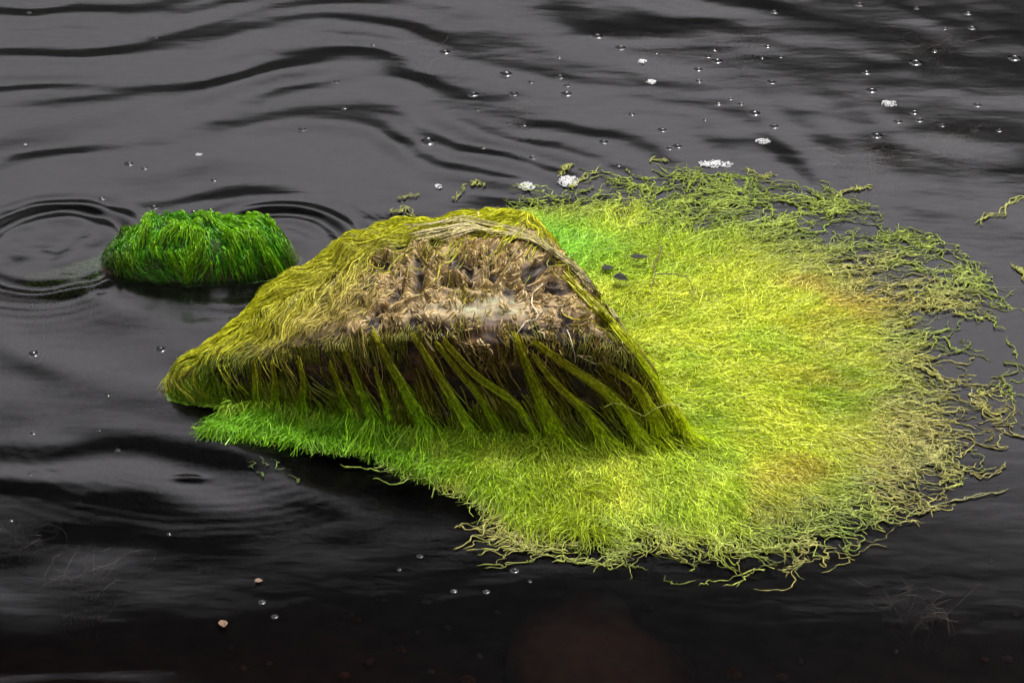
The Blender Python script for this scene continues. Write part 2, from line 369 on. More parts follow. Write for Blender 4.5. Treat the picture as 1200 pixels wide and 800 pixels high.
RX, RY = proj(PR)
def rock_colour(p, px, py, n):
    c = np.empty(p.shape); c[:] = (0.24, 0.17, 0.09)                                   # weathered tan top
    c = mix(c, (0.34, 0.25, 0.13), sstep(-0.1, 0.5, fbm(p * 18, 50)))
    c = mix(c, (0.42, 0.30, 0.13), sstep(-0.1, 0.5, LUMP) * 0.8); c = mix(c, (0.035, 0.026, 0.02), sstep(-0.02, -0.38, LUMP))     # tan crust on the knobs, pit shade painted dark into the hollows
    slab = np.exp(-(((px - 570) / 70) ** 2 + ((py - 360) / 14) ** 2) ** 1.5)
    c = mix(c, (0.23, 0.235, 0.14), slab * np.clip(0.55 + 0.9 * fbm(p * np.array([22, 90, 50]), 52, 4), 0, 1))
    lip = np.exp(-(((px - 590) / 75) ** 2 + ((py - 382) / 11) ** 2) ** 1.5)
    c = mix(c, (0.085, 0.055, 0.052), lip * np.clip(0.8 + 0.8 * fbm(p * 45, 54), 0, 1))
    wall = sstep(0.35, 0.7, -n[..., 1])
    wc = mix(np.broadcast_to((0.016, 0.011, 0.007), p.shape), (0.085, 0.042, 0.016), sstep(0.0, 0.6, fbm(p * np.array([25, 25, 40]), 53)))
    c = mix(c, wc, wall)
    left = sstep(430, 300, px) * (1 - wall); c = mix(c, (0.13, 0.12, 0.015), left)
    return mix(c, (0.012, 0.012, 0.01), sstep(0.0, -0.02, p[..., 2]))
I = np.arange(NT * NP).reshape(NT, NP); J = np.roll(I, -1, 1)
rq = np.stack([I[:-1], I[1:], J[1:], J[:-1]], -1).reshape(-1, 4)
base = at(520, 480, 0.0)
boulder = empty('boulder', base, 'large wedge-shaped boulder draped in yellow-green algae with a bare brown crown', 'boulder')
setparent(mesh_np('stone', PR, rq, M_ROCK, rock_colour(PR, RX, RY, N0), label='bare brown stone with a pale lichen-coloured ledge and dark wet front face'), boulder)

# area-weighted scatter on the visible upper boulder
ctr = PR.reshape(-1, 3)[rq].mean(1); qa = PR.reshape(-1, 3)[rq]
area = np.linalg.norm(np.cross(qa[:, 2] - qa[:, 0], qa[:, 3] - qa[:, 1]), axis=1) / 2
def scatter(n, wfun):
    nn = gnorm(ctr); px, py = proj(ctr); wt = area * np.clip(wfun(ctr, nn, px, py), 0, None); wt = wt / wt.sum()
    f = RNG.choice(len(rq), n, p=wt); a = RNG.random((n, 2)); q = qa[f]
    return (q[:, 0] * (1 - a[:, :1]) + q[:, 1] * a[:, :1]) * (1 - a[:, 1:]) + (q[:, 3] * (1 - a[:, :1]) + q[:, 2] * a[:, :1]) * a[:, 1:]

def grow(p, K, length, flow, lift0, lift1, wig=0.25, nf=14.0, seed=60, sink=True):
    """strands that creep over the boulder from p along flow(p, n)"""
    N = len(p); out = np.empty((N, K, 3)); cur = onrock(p); step = (length / (K - 1))
    ident = RNG.random((N, 1)) * 40
    for k in range(K):
        v = k / (K - 1); lift = lift0 + (lift1 - lift0) * v
        s = onrock(cur); n = gnorm(s); out[:, k] = s + n * (lift * np.clip(1 + 0.5 * noise(s * 30, seed + 5) + 0.7 * noise(s * 13, seed + 7), 0.05, 3))[:, None]
        f = flow(s, n)
        q = s * nf; wob = np.stack([noise(q, seed), noise(q, seed + 1), noise(q, seed + 2)], -1)
        q2 = np.concatenate([ident, ident * 0 + k * 0.45, ident * 0], 1)
        wob2 = np.stack([noise(q2, seed + 3), noise(q2, seed + 4), noise(q2, seed + 6)], -1)
        f = f + wig * (wob * 1.6 + wob2); f = f - n * (f * n).sum(-1, keepdims=True)
        cur = s + unit(f) * step[:, None]
    return out

def flow_top(p, n):
    px, py = proj(p); f = np.empty(p.shape)
    f[:] = (-0.55, -0.75, -0.4)                                             # left slope: combed down and to the left
    f = mix(f, (-0.95, -0.10, -0.15), sstep(0.12, 0.0, py - np.interp(px, [200, 300, 440, 520, 620], [415, 350, 275, 255, 262]) - 25) * sstep(600, 560, px))
    f = mix(f, (0.75, -0.55, -0.5), sstep(590, 680, px))                    # right shoulder: swept over the edge to the right
    f = mix(f, (0.1, -0.5, -1.0), sstep(0.3, 0.65, -n[..., 1]))
    return f

def ramp(v, stops):
    xs = [s[0] for s in stops]; return np.stack([np.interp(v, xs, [s[1][i] for s in stops]) for i in range(3)], -1)

# --- combed olive coat over the left slope, back crest and right shoulder
def w_coat(p, n, px, py):
    wall = sstep(0.45, 0.6, -n[..., 1])
    return (p[..., 2] > 0.0) * (1 - wall) * (1 - 0.97 * bald(px, py)) * (n[..., 2] > -0.2)
n = 21000; p = scatter(n, w_coat); K = 8
L_ = RNG.uniform(0.05, 0.13, n); pts = grow(p, K, L_, flow_top, 0.002 + 0.009 * RNG.random(n), 0.003 + 0.012 * RNG.random(n), 0.42)
px, py = proj(p); nz = fbm(p * 9, 70); r1 = RNG.random(n)
c0 = mix(mix(np.broadcast_to((0.50, 0.42, 0.010), (n, 3)), (0.34, 0.36, 0.008), sstep(-0.3, 0.4, nz)), (0.42, 0.31, 0.06), sstep(0.6, 1.0, r1) * 0.7)
crest = np.interp(px, [180, 300, 440, 520, 620, 660], [425, 345, 262, 243, 255, 300])
c0 = mix(c0, (0.56, 0.58, 0.008), sstep(70, 8, py - crest + 14 * nz))                 # fresher growth along the crest
c0 = mix(c0, (0.40, 0.31, 0.12), sstep(130, 10, np.hypot((px - 480) / 1.4, (py - 370))) * 0.8)
c0 = mix(c0, (0.16, 0.15, 0.02), sstep(610, 680, px) * sstep(0.2, 0.8, r1))
c0 = mix(c0, (0.42, 0.46, 0.03), sstep(280, 200, px) * 0.8)
c0 = c0 * RNG.uniform(0.55, 1.25, (n, 1)) * np.where(RNG.random((n, 1)) < 0.12, 0.35, 1.0)
cc = c0[:, None, :] * np.linspace(0.85, 1.1, K)[None, :, None]; ok = (pts[..., 2].min(1) > 0.002) & ((bald(*proj(pts[:, -1])) < 0.5) | (RNG.random(n) < 0.12)) & ((gnorm(pts[:, -1])[:, 1] > -0.5) | (px < 235) | (RNG.random(n) < 0.04)); pts = pts[ok]; cc = cc[ok]; n = len(pts)
rad = (0.0005 + 0.0008 * RNG.random((n, 1))) * np.linspace(1.1, 0.55, K)[None, :]
setparent(tubes('algae_coat', pts, rad, cc, M_COAT, 2, label='matted olive-yellow algae hair combed over the boulder', kind='stuff'), boulder)

# --- curled dry crust on the crown
n = 11000; p = scatter(n, lambda p, n, px, py: bald(px, py) * (n[..., 2] > 0.3) * (1 - 0.72 * ledge(px, py)) * sstep(-0.25, 0.3, (LUMP.ravel()[rq].mean(1) if p.shape[0] == len(rq) else 0.3)))
K = 7; pts = grow(p, K, RNG.uniform(0.012, 0.035, n), flow_top, 0.0005 + 0.003 * RNG.random(n), 0.002 + 0.006 * RNG.random(n), 1.6, 34.0, 80)
px, py = proj(p); r1 = RNG.random(n)
c0 = mix(np.broadcast_to((0.44, 0.29, 0.10), (n, 3)), (0.55, 0.44, 0.22), r1); c0 = mix(c0, (0.26, 0.20, 0.03), sstep(0.1, 0.5, noise(p * 12, 81))); c0 = mix(c0, (0.27, 0.22, 0.015), sstep(655, 700, px) * sstep(360, 385, py))
c0 = c0 * RNG.uniform(0.5, 1.2, (n, 1))
rad = (0.0008 + 0.0011 * RNG.random((n, 1))) * np.array([1.0, 1.25, 1.3, 1.2, 1.1, 0.9, 0.5])[None]
setparent(tubes('dry_crust', pts, rad, np.repeat(c0[:, None], K, 1), M_COAT, 2, label='curled tan and golden dried algae on the crown', kind='stuff'), boulder)

# --- pale bleached strands arching along the right shoulder and over the ledge
n = 520; t = RNG.uniform(-0.05, 1.0, n); lane = RNG.normal(0, 1, n); K = 9; pts = np.empty((n, K, 3))
for k in range(K):
    tt = t + (k - 4) * 0.05; tx = [-.3, 0, .3, .6, 1, 1.25]; ax = np.interp(tt, tx, [468, 550, 615, 672, 720, 742]); ay = np.interp(tt, tx, [284, 268, 280, 316, 372, 412]); sp = np.interp(tt, [-.25, 0, .3, 1], [2.2, 1.2, 0.8, 1.0])
    pts[:, k] = cast(ax + sp * lane * 3.0 + 6 * noise(np.stack([tt * 8, lane * 2, lane], -1), 84), ay + sp * lane * 2.6 + 4 * noise(np.stack([tt * 7, lane * 3, lane], -1), 85), 0.007 + 0.003 * np.abs(lane))
c0 = mix(np.broadcast_to((0.58, 0.50, 0.32), (n, 3)), (0.40, 0.36, 0.08), RNG.random(n))
setparent(tubes('bleached_strands', pts, np.full((n, K), 0.0010) * np.linspace(1, .7, K), np.repeat(c0[:, None], K, 1), M_COAT, label='pale bleached strands along the right shoulder', kind='stuff'), boulder)

# --- tan fringe hanging off the front edge
n = 1500; ex = RNG.uniform(200, 740, n); ey = np.interp(ex, [200, 300, 390, 480, 560, 620, 700, 740], [428, 420, 410, 392, 384, 388, 402, 420]) + RNG.normal(-4, 6, n)
keep = RNG.random(n) < np.interp(ex, [200, 470, 510, 640, 690, 740], [1, 1, .12, .12, .6, .9]); ex = ex[keep]; ey = ey[keep]; n = len(ex)
p = cast(ex, ey); K = 8; L_ = RNG.uniform(0.010, 0.042, n) * (0.6 + 0.7 * sstep(-.2, .4, noise(p * 20, 87)))
pts = grow(p, K, L_, lambda p, n: np.broadcast_to((0.05, -0.5, -1.0), p.shape).copy(), np.full(n, 0.004), 0.006 + 0.012 * RNG.random(n), 0.35, 16, 86)
c0 = mix(np.broadcast_to((0.34, 0.26, 0.05), (n, 3)), (0.20, 0.20, 0.012), RNG.random(n)) * RNG.uniform(0.6, 1.2, (n, 1)); c0 = mix(c0, (0.20, 0.28, 0.012), sstep(330, 230, ex))
cc = mix(c0[:, None] * np.ones((1, K, 1)), (0.10, 0.14, 0.008), np.broadcast_to(np.linspace(0, 0.8, K), (n, K)))
setparent(tubes('edge_fringe', pts, (0.0011 + 0.0008 * RNG.random((n, 1))) * np.linspace(1.1, .5, K), cc, M_COAT, label='golden fringe of algae hanging off the front edge', kind='stuff'), boulder)

# --- thin wet strands all down the front wall, greener and thicker towards the water
n = 7000
p = scatter(n, lambda p, n, px, py: (p[..., 2] > 0.0) * sstep(0.35, 0.6, -n[..., 1]) * (0.12 + sstep(-0.05, 0.3, noise(p * np.array([30, 12, 5]), 88) + 0.5 * sstep(0.06, 0.0, p[..., 2]))) * (0.16 + 1.6 * sstep(0.17, 0.02, p[..., 2])))
K = 8; px, py = proj(p); L_ = RNG.uniform(0.03, 0.10, n)
slant = lambda p: np.interp(proj(p)[0], [200, 320, 420, 560, 800], [-0.15, 0.0, 0.35, 0.55, 0.6])
pts = grow(p, K, L_, lambda p, n: np.stack([slant(p), np.full(len(p), -0.4), np.full(len(p), -1.0)], -1), 0.001 + 0.004 * RNG.random(n), 0.004 + 0.010 * RNG.random(n), 0.35, 12, 90)
pts[..., 2] = np.maximum(pts[..., 2], 0.001)
r1 = RNG.random(n); hz = p[:, 2]
c0 = ramp(hz, [(0.0, (0.24, 0.42, 0.010)), (0.07, (0.18, 0.25, 0.008)), (0.16, (0.17, 0.14, 0.012)), (0.28, (0.16, 0.10, 0.02))]) * RNG.uniform(0.45, 1.3, (n, 1))
c0 = mix(c0, (0.17, 0.33, 0.012), sstep(300, 200, px) * 0.6)
setparent(tubes('wall_strands', pts, (0.0009 + 0.0008 * RNG.random((n, 1))) * np.linspace(1.1, .6, K), np.repeat(c0[:, None], K, 1), M_WALL, 2, label='dark wet strands clinging to the shaded front face', kind='stuff'), boulder)

# ------------------------------------------------------------------ the floating mat: root line on the boulder -> outer edge on the water
PAIR = [(600, 262, 590, 236), (640, 290, 660, 223), (665, 315, 745, 208), (680, 330, 800, 202), (695, 345, 870, 205), (705, 360, 935, 225),
        (715, 370, 1010, 235), (722, 380, 1085, 268), (730, 390, 1140, 300), (740, 400, 1182, 345), (750, 415, 1194, 405), (760, 435, 1190, 470),
        (775, 460, 1172, 535), (790, 485, 1135, 580), (795, 500, 1070, 618), (790, 510, 1005, 650), (770, 515, 935, 684), (740, 518, 853, 694), (700, 520, 768, 688),
        (660, 520, 688, 672), (620, 520, 610, 648), (570, 518, 564, 596), (520, 513, 498, 574), (470, 506, 448, 546), (420, 498, 396, 534), (370, 493, 338, 528),
        (310, 488, 276, 514), (262, 492, 240, 508)]
WP = np.array([at(np.float64(a), np.float64(b)) for a, b, _, _ in PAIR]); OP = np.array([at(np.float64(c), np.float64(d)) for _, _, c, d in PAIR]); NS = len(PAIR)
def lerp_rows(A, s):
    s = np.clip(s, 0, NS - 1.001); i = s.astype(int); f = (s - i)[..., None]; return A[i] * (1 - f) + A[i + 1] * f
def matp(s, u):
    return lerp_rows(WP, s) * (1 - u[..., None]) + lerp_rows(OP, s) * u[..., None]
# area-true sampling in (s, u)
SG, UG = np.meshgrid(np.linspace(0, NS - 1.002, 560), np.linspace(0.0, 1.06, 140), indexing='ij')
GP = matp(SG, UG); dA = np.linalg.norm(np.cross(np.gradient(GP, axis=0), np.gradient(GP, axis=1)), axis=-1)
EDGE = np.array([.4, .4, .36, .34, .34, .36, .36, .38, .40, .44, .48, .52, .54, .54, .54, .5, .44, .42, .40, .42, .62, .65, .7, .72, .75, .75, .75, .75])  # u where the mat starts to thin out
def dens(s, u):
    e = np.interp(s, np.arange(NS), EDGE); v = np.clip((u - e) / (1.02 - e), 0, 1); return (1 - v) ** 3.2
def sample(n, wt):
    w_ = (dA * wt).ravel(); w_ = w_ / w_.sum(); i = RNG.choice(w_.size, n, p=w_)
    return SG.ravel()[i] + RNG.uniform(-.025, .025, n), UG.ravel()[i] + RNG.uniform(-.004, .004, n)
def mat_colour(s, u, p, r):
    """dense young growth is lime, loose old tips fade to khaki, the skirt in front is grass green"""
    lime = mix(np.broadcast_to((0.54, 0.60, 0.040), p.shape), (0.40, 0.53, 0.025), sstep(-0.3, 0.4, fbm(p * 5, 100)))
    lime = mix(lime, (0.52, 0.42, 0.05), sstep(0.05, 0.5, fbm(p * np.array([3.5, 6, 1]), 101)) * sstep(0.3, 0.6, u))
    tip = mix(np.broadcast_to((0.42, 0.39, 0.11), p.shape), (0.31, 0.38, 0.06), sstep(-0.2, 0.4, noise(p * 6, 102)))
    tip = mix(tip, (0.30, 0.38, 0.045), sstep(8.5, 5.0, s))
    c = mix(lime, tip, sstep(0.42, 0.95, u + 0.12 * noise(p * 7, 103)))
    c = mix(c, (0.17, 0.42, 0.012), sstep(20.5, 24.0, s) * sstep(1.6, 0.5, u))
    c = mix(c, (0.28, 0.56, 0.04), sstep(4.5, 1.5, s) * sstep(0.75, 0.2, u))
    c = mix(c, (0.30, 0.46, 0.012), sstep(16, 20, s) * sstep(0.6, 0.1, u) * 0.7)
    streak = 0.6 * noise(np.stack([s * 2.6, u * 3.5, s * 0], -1), 106) + 0.4 * noise(np.stack([s * 7, u * 6, s * 0], -1), 107)      # bundles of older and younger strands
    c = mix(c, c * np.array([0.72, 0.82, 0.9]), sstep(0.0, 0.6, streak)); c = mix(c, np.minimum(c * 1.18 + 0.02, 0.8), sstep(0.0, -0.6, streak))
    return c * (0.5 + 0.8 * r)[..., None]
def mat_height(s, u, p):
    pile = np.interp(s, [0, 4, 12, 20, 28], [0.006, 0.01, 0.014, 0.03, 0.04])
    return 0.003 + pile * np.clip(1 - u * 1.15, 0, 1) ** 2 + 0.011 * np.clip(1 - u, 0, 1) * (0.4 + 1.2 * fbm(p * 13, 104))

HF = np.array([10, 17, 1])
NZm = fbm(GP * HF, 130, 3)                                # where the water opens between the tresses
OUT = sstep(0.0, 0.6, (UG - np.interp(SG, np.arange(NS), EDGE)) / (1.02 - np.interp(SG, np.arange(NS), EDGE)))
HOLE = 1 - OUT * sstep(-0.30, -0.08, NZm + 0.25 * (OUT - 0.5))
def contour(p, hd):
    """direction along the open-water leads, turned to agree with heading hd"""
    e = 0.004; q = p.copy(); q[:, 2] = 0; f = lambda d: fbm((q + np.array(d)) * HF, 130, 2)
    gx_ = f((e, 0, 0)) - f((-e, 0, 0)); gy_ = f((0, e, 0)) - f((0, -e, 0)); a = np.arctan2(gx_, -gy_)
    return np.where(np.cos(a - hd) < 0, a + math.pi, a)
def blend(a, b, t): return np.arctan2((1 - t) * np.sin(a) + t * np.sin(b), (1 - t) * np.cos(a) + t * np.cos(b))
def outness(s, u): e = np.interp(s, np.arange(NS), EDGE); return sstep(0.0, 0.75, (u - e) / (1.02 - e))
# fine filaments: each wanders off along the fan, neighbours loosely together
def filaments(n, K, lmin, lmax, rmin, rmax, wt, zlo, zhi, jit, curl, seed, dim=1.0):
    s, u = sample(n, wt); Ln = RNG.uniform(lmin, lmax, n); fl = lerp_rows(OP, s) - lerp_rows(WP, s); span = np.linalg.norm(fl, axis=-1)
    Ln = np.minimum(Ln, 0.02 + 0.42 * span)
    du = Ln / np.maximum(span, 0.12) / (K - 1); layer = RNG.random(n); idn = RNG.random(n) * 60; rr = RNG.random(n)
    p = matp(s, u); p[:, 2] = 0; p[:, :2] -= unit(fl)[:, :2] * (Ln * 0.4)[:, None]
    hd = np.arctan2(fl[:, 1], fl[:, 0]) + RNG.normal(0, jit, n); pts = np.empty((n, K, 3)); cl = np.empty((n, K, 3))
    for k in range(K):
        uk = np.clip(u + du * (k - K * 0.4), 0, 1.05); q = np.stack([idn, np.full(n, k * 0.42), np.zeros(n)], -1)
        z = mat_height(s, uk, p) * (zlo + (zhi - zlo) * layer) + 0.0025 * noise(q * 1.3, seed + 4)
        pts[:, k] = p; pts[:, k, 2] = z; cl[:, k] = mat_colour(s, uk, p, rr)
        a = blend(hd, contour(p, hd), 0.7 * outness(s, uk)) + 0.75 * noise(p * 7, seed) + 0.45 * noise(p * 19, seed + 1) + curl * noise(q, seed + 2)
        p = p + np.stack([np.cos(a), np.sin(a), np.zeros(n)], -1) * (Ln / (K - 1))[:, None]
    return pts, RNG.uniform(rmin, rmax, (n, 1)) * np.linspace(1.0, 0.6, K)[None], cl * dim
D_ = dens(SG, UG) * HOLE; skirt = 1 + 0.6 * sstep(19, 24, SG); gap = noise(GP * np.array([15, 22, 1]), 105); skirt = skirt * (1 - sstep(18, 22, SG) * sstep(0.25, 0.75, UG) * sstep(-0.35, 0.05, gap) * 0.95)
Vs, Qs, Cs, off = [], [], [], 0
for arr, fn in ((filaments(2300, 7, 0.06, 0.15, 0.0022, 0.0040, D_ ** 1.7 * skirt, -0.6, 0.35, 0.35, 0.8, 110, 0.8), tube_arrays),
                (filaments(26000, 10, 0.09, 0.24, 0.0006, 0.0012, D_ * skirt, 0.2, 1.0, 0.16, 0.8, 120), ribbon_arrays),
                (filaments(13000, 9, 0.05, 0.13, 0.0005, 0.0010, D_ ** 1.2 * skirt, 0.7, 1.2, 0.4, 1.3, 125, 1.1), ribbon_arrays)):
    V, Q, C = fn(*arr); Vs.append(V); Qs.append(Q + off); Cs.append(C); off += len(V)
mesh_np('floating_algae', np.concatenate(Vs), np.concatenate(Qs), M_ALGAE, np.concatenate(Cs), label='dense lime and yellow-green mat of filament algae floating out from the boulder', cat='algae', kind='stuff')

# ropey loose tresses along the rim: they turn along the edge, loop and leave water between them
n = 1900; K = 28
D2 = sstep(0.02, 0.4, OUT) * sstep(1.04, 0.9, UG) * (HOLE + 0.03) * np.interp(SG, [0, 20, 23, 28], [1, 1, .5, .3])
s, u = sample(n, D2)
p = matp(s, u); p[:, 2] = 0; idn = RNG.random(n) * 90; curl = RNG.uniform(0.6, 1.6, n)
fl = lerp_rows(OP, s) - lerp_rows(WP, s); span = np.linalg.norm(fl, axis=-1); hd = np.arctan2(fl[:, 1], fl[:, 0]); sg = np.where(RNG.random(n) < 0.5, -1.0, 1.0)
pts = np.empty((n, K, 3)); stp = RNG.uniform(0.0025, 0.0075, n) * np.minimum(1, 0.3 + span / 0.35); lay = RNG.random(n); uu = u.copy()
for k in range(K):
    pts[:, k] = p; a = blend(hd + sg * 1.3 * sstep(0.75, 1.0, uu), contour(p, hd + sg * 1.3 * sstep(0.75, 1.0, uu)), 0.75) + sg * 1.5 * sstep(0.95, 1.1, uu) + 1.0 * curl * (1.3 * noise(np.stack([idn, np.full(n, k * 0.14), idn * 0], -1), 131) + 1.0 * noise(np.stack([idn, np.full(n, k * 0.42), idn * 0], -1), 132)) + 0.4 * noise(p * 7, 133)
    p = p + np.stack([np.cos(a), np.sin(a), np.zeros(n)], -1) * stp[:, None]; uu = uu + np.cos(a - hd) * stp / span
q = pts * 120 + idn[:, None, None]; kn = noise(q, 134)
pts[..., :2] += 0.0024 * np.stack([noise(q * 0.8, 136), noise(q * 0.8, 137)], -1)
pts[..., 2] = 0.0015 + 0.004 * lay[:, None] + 0.002 * noise(pts * 40, 135)
rad = RNG.uniform(0.0008, 0.0017, (n, 1)) * (1 + 0.7 * kn) * np.concatenate([[0.5, 0.8], np.ones(K - 4), [0.8, 0.45]])[None]
cr = mat_colour(s, np.clip(u + 0.18, 0, 1), pts[:, 0], RNG.random(n)) * 0.95
tubes('loose_algae', pts, rad, np.repeat(cr[:, None], K, 1) * (1 + 0.25 * kn[..., None]), M_ALGAE, sides=3, label='loose khaki ropes and loops of algae fraying around the rim of the floating mat', cat='algae', kind='stuff')

# ------------------------------------------------------------------ ropes of algae hanging down the front wall, each a part of its own
ROPES = [  # polyline of pixels, half width top, half width bottom, strands
    ([(300, 424), (302, 455), (303, 492)], 4, 13, 50), ([(322, 424), (326, 455), (325, 492)], 4, 12, 50), ([(352, 420), (359, 450), (352, 492)], 4, 16, 80),
    ([(388, 424), (400, 452), (416, 490)], 2, 9, 50), ([(404, 408), (420, 445), (440, 488)], 3, 8, 80), ([(438, 388), (466, 440), (500, 496)], 4, 12, 110),
    ([(440, 430), (450, 455), (458, 485)], 2, 5, 30), ([(484, 392), (510, 430), (545, 485), (560, 510)], 3, 13, 80), ([(520, 398), (560, 440), (606, 466), (634, 515)], 2, 6, 50),
    ([(512, 402), (545, 440), (570, 470), (592, 512)], 2, 10, 60), ([(603, 392), (622, 440), (655, 515)], 5, 17, 170), ([(625, 400), (672, 432), (722, 462), (752, 515)], 4, 12, 130),
    ([(625, 415), (655, 450), (690, 480), (712, 515)], 2, 14, 80), ([(705, 425), (745, 450), (775, 508)], 3, 14, 90), ([(738, 408), (768, 455), (800, 508)], 6, 16, 120), ([(660, 325), (705, 372), (752, 425), (782, 470)], 5, 10, 110)]
for li_, (pl, w0, w1, ns) in enumerate(ROPES):
    ns = int(ns * 1.5)
    K = 14; pl = np.array(pl, float); tt = np.linspace(0, 1, K); seg = np.concatenate([[0], np.cumsum(np.hypot(*np.diff(pl, axis=0).T))]); seg /= seg[-1]
    cx = np.interp(tt, seg, pl[:, 0]); cy = np.interp(tt, seg, pl[:, 1])
    for _ in range(3): cx[1:-1] = (cx[:-2] + 2 * cx[1:-1] + cx[2:]) / 4; cy[1:-1] = (cy[:-2] + 2 * cy[1:-1] + cy[2:]) / 4
    ti = tt[None] * (1 - 0.6 * RNG.random((ns, 1)) ** 2.0); ti = ti + (1 - ti[:, -1:]) * RNG.random((ns, 1)) ** 0.6
    lat = np.clip(RNG.standard_t(4, (ns, 1)) * 0.42, -2.2, 2.2); wd = w0 * 0.6 + (w1 * 1.1 - w0) * ti ** 3.5; idn = RNG.random((ns, 1)) * 50
    wob = noise(np.stack(np.broadcast_arrays(idn, ti * 4, idn * 0), -1), 140 + li_)
    ax = np.interp(ti, tt, cx) + lat * wd + 3.5 * wob * (0.3 + ti); ay = np.interp(ti, tt, cy) + RNG.normal(0, 2.0, (ns, 1))
    bulge = (0.004 + 0.013 * np.sqrt(np.clip(1 - (lat / 1.25) ** 2, 0, 1)) * (0.4 + 0.6 * ti))
    pts = cast(ax, ay, bulge * np.ones_like(ax)); pts[..., 2] = np.maximum(pts[..., 2], 0.004)
    tail = np.empty((ns, 4, 3)); lastp = pts[:, -1]; fdx = np.interp(pl[-1, 0], [300, 600, 740, 800], [-0.3, 0.1, 0.7, 1.0]); fdy = np.interp(pl[-1, 0], [300, 600, 740, 800], [-1, -1, -0.6, -0.25]); fl_ = RNG.uniform(0.02, 0.05, ns)
    fan = np.stack([fdx * fl_ + lat[:, 0] * 0.02 * abs(fdy), fdy * fl_ + lat[:, 0] * 0.02 * fdx, np.zeros(ns)], -1)
    for k in range(4):
        tail[:, k] = lastp + fan * (k + 1) / 2.0 + 0.004 * RNG.normal(0, 1, (ns, 3)); tail[:, k, 2] = np.maximum(lastp[:, 2] * (0.65, 0.4, 0.25, 0.15)[k], 0.006) + 0.010 * RNG.random(ns)
    low_ = lastp[:, 2] < 0.05; full = np.concatenate([pts, np.repeat(pts[:, -1:], 4, 1) + np.array([0, 0, -0.0008]) * np.arange(1, 5)[None, :, None]], 1); full[low_, K:] = tail[low_]
    pts = full; KK = pts.shape[1]
    gx_ = np.interp(pl[-1, 0], [300, 500, 650, 800], [0, .2, .6, 1.0])
    ctop = np.array((0.36, 0.34, 0.014)); cbot = np.array((0.24, 0.54, 0.010)) * (1 - gx_) + np.array((0.52, 0.64, 0.012)) * gx_
    tv = np.concatenate([tt, np.ones(4)])[:KK]; cc = (ctop * (1 - tv[:, None] ** 1.3) + cbot * tv[:, None] ** 1.3)[None] * RNG.uniform(0.4, 1.5, (ns, 1, 1))
    rad = RNG.uniform(0.0006, 0.0012, (ns, 1)) * np.ones((1, KK))
    setparent(tubes('algae_rope', pts, rad, cc, M_WALL, 2), boulder)

# fluffy tufts where the ropes and fringe meet the water in front
n = 11000; K = 8; s = RNG.uniform(18.5, 27, n); u = RNG.uniform(-0.12, 0.75, n) ** 1.0
p = matp(s, u); p[:, 2] = 0.004 + 0.04 * np.clip(1 - np.abs(u) * 1.3, 0, 1) * RNG.random(n) * np.clip(0.5 + 1.0 * noise(p * 11, 150), 0, 2)
fl = unit(lerp_rows(OP, s) - lerp_rows(WP, s)); clump = noise(p * 12, 151); ang = np.arctan2(fl[:, 1], fl[:, 0]) + 1.7 * clump + RNG.normal(0, 0.4, n)
L_ = RNG.uniform(0.03, 0.09, n) * np.interp(s, [20, 22], [1, 0.65]); idn = RNG.random(n) * 70; pts = np.empty((n, K, 3)); keep = (noise(p * np.array([20, 26, 1]), 153) > -0.15) | (u < 0.1) | (RNG.random(n) < 0.25)
p, s, u, ang, L_, idn = [q_[keep] for q_ in (p, s, u, ang, L_, idn)]; n = len(p); pts = np.empty((n, K, 3)); cur = p.copy(); z0 = p[:, 2].copy()
for k in range(K):
    v = k / (K - 1); cur_ = cur.copy(); cur_[:, 2] = z0 * (1 - v ** 1.5) + 0.012 * np.sin(math.pi * v) * RNG.random(1) + 0.003; pts[:, k] = cur_
    a = ang + 1.4 * v * noise(np.stack([idn, np.full(n, k * .4), idn * 0], -1), 152); cur = cur + np.stack([np.cos(a), np.sin(a), a * 0], -1) * (L_ / (K - 1))[:, None]
c0 = mix(np.broadcast_to((0.19, 0.45, 0.012), (n, 3)), (0.36, 0.46, 0.014), sstep(24, 18.5, s)) * RNG.uniform(0.5, 1.25, (n, 1))
setparent(tubes('algae_skirt', pts, RNG.uniform(0.0005, 0.0011, (n, 1)) * np.linspace(1, .6, K), np.repeat(c0[:, None], K, 1), M_ALGAE, 2, label='fluffy bright green skirt of algae at the waterline', kind='stuff'), boulder)

# ------------------------------------------------------------------ small green rock, partly awash
SX0, SX1 = 20.0, 352.0
def small_z(px, yy):
    """px runs along the rock (photo columns), yy across it in metres"""
    prof = 0.84 * np.interp(px, [-40, 20, 70, 110, 128, 150, 185, 215, 240, 262, 285, 305, 322, 340, 352, 380],
                     [-.16, -.09, -.06, -.03, .035, .072, .118, .126, .118, .102, .106, .112, .085, .04, .0, -.10])
    half = np.interp(px, [-40, 60, 130, 220, 300, 352, 380], [.06, .09, .12, .15, .13, .07, .03])
    q = yy / half; return np.where(np.abs(q) < 1, (prof + .22) * np.sqrt(np.clip(1 - np.abs(q) ** 2.6, 0, 1)) - .22, -.22 - .2 * (np.abs(q) - 1))
SY = at(230, 304)[1]; X0 = at(0, 304)[0]; MPX = at(1, 304)[0] - X0
def small_pt(px, yy):
    z = small_z(px, yy); p = np.stack([X0 + px * MPX, SY + yy, z], -1)
    p[..., 2] += 0.012 * fbm(p * np.array([16, 16, 1]), 160, 3); return p
A, B = np.meshgrid(np.linspace(-40, 380, 130), np.linspace(-0.17, 0.17, 70))
P = small_pt(A, B); I = np.arange(P.shape[0] * P.shape[1]).reshape(P.shape[:2])
srock = empty('small_rock', (X0 + 235 * MPX, SY, 0), 'small low rock covered in vivid green weed with its dark end awash', 'rock')
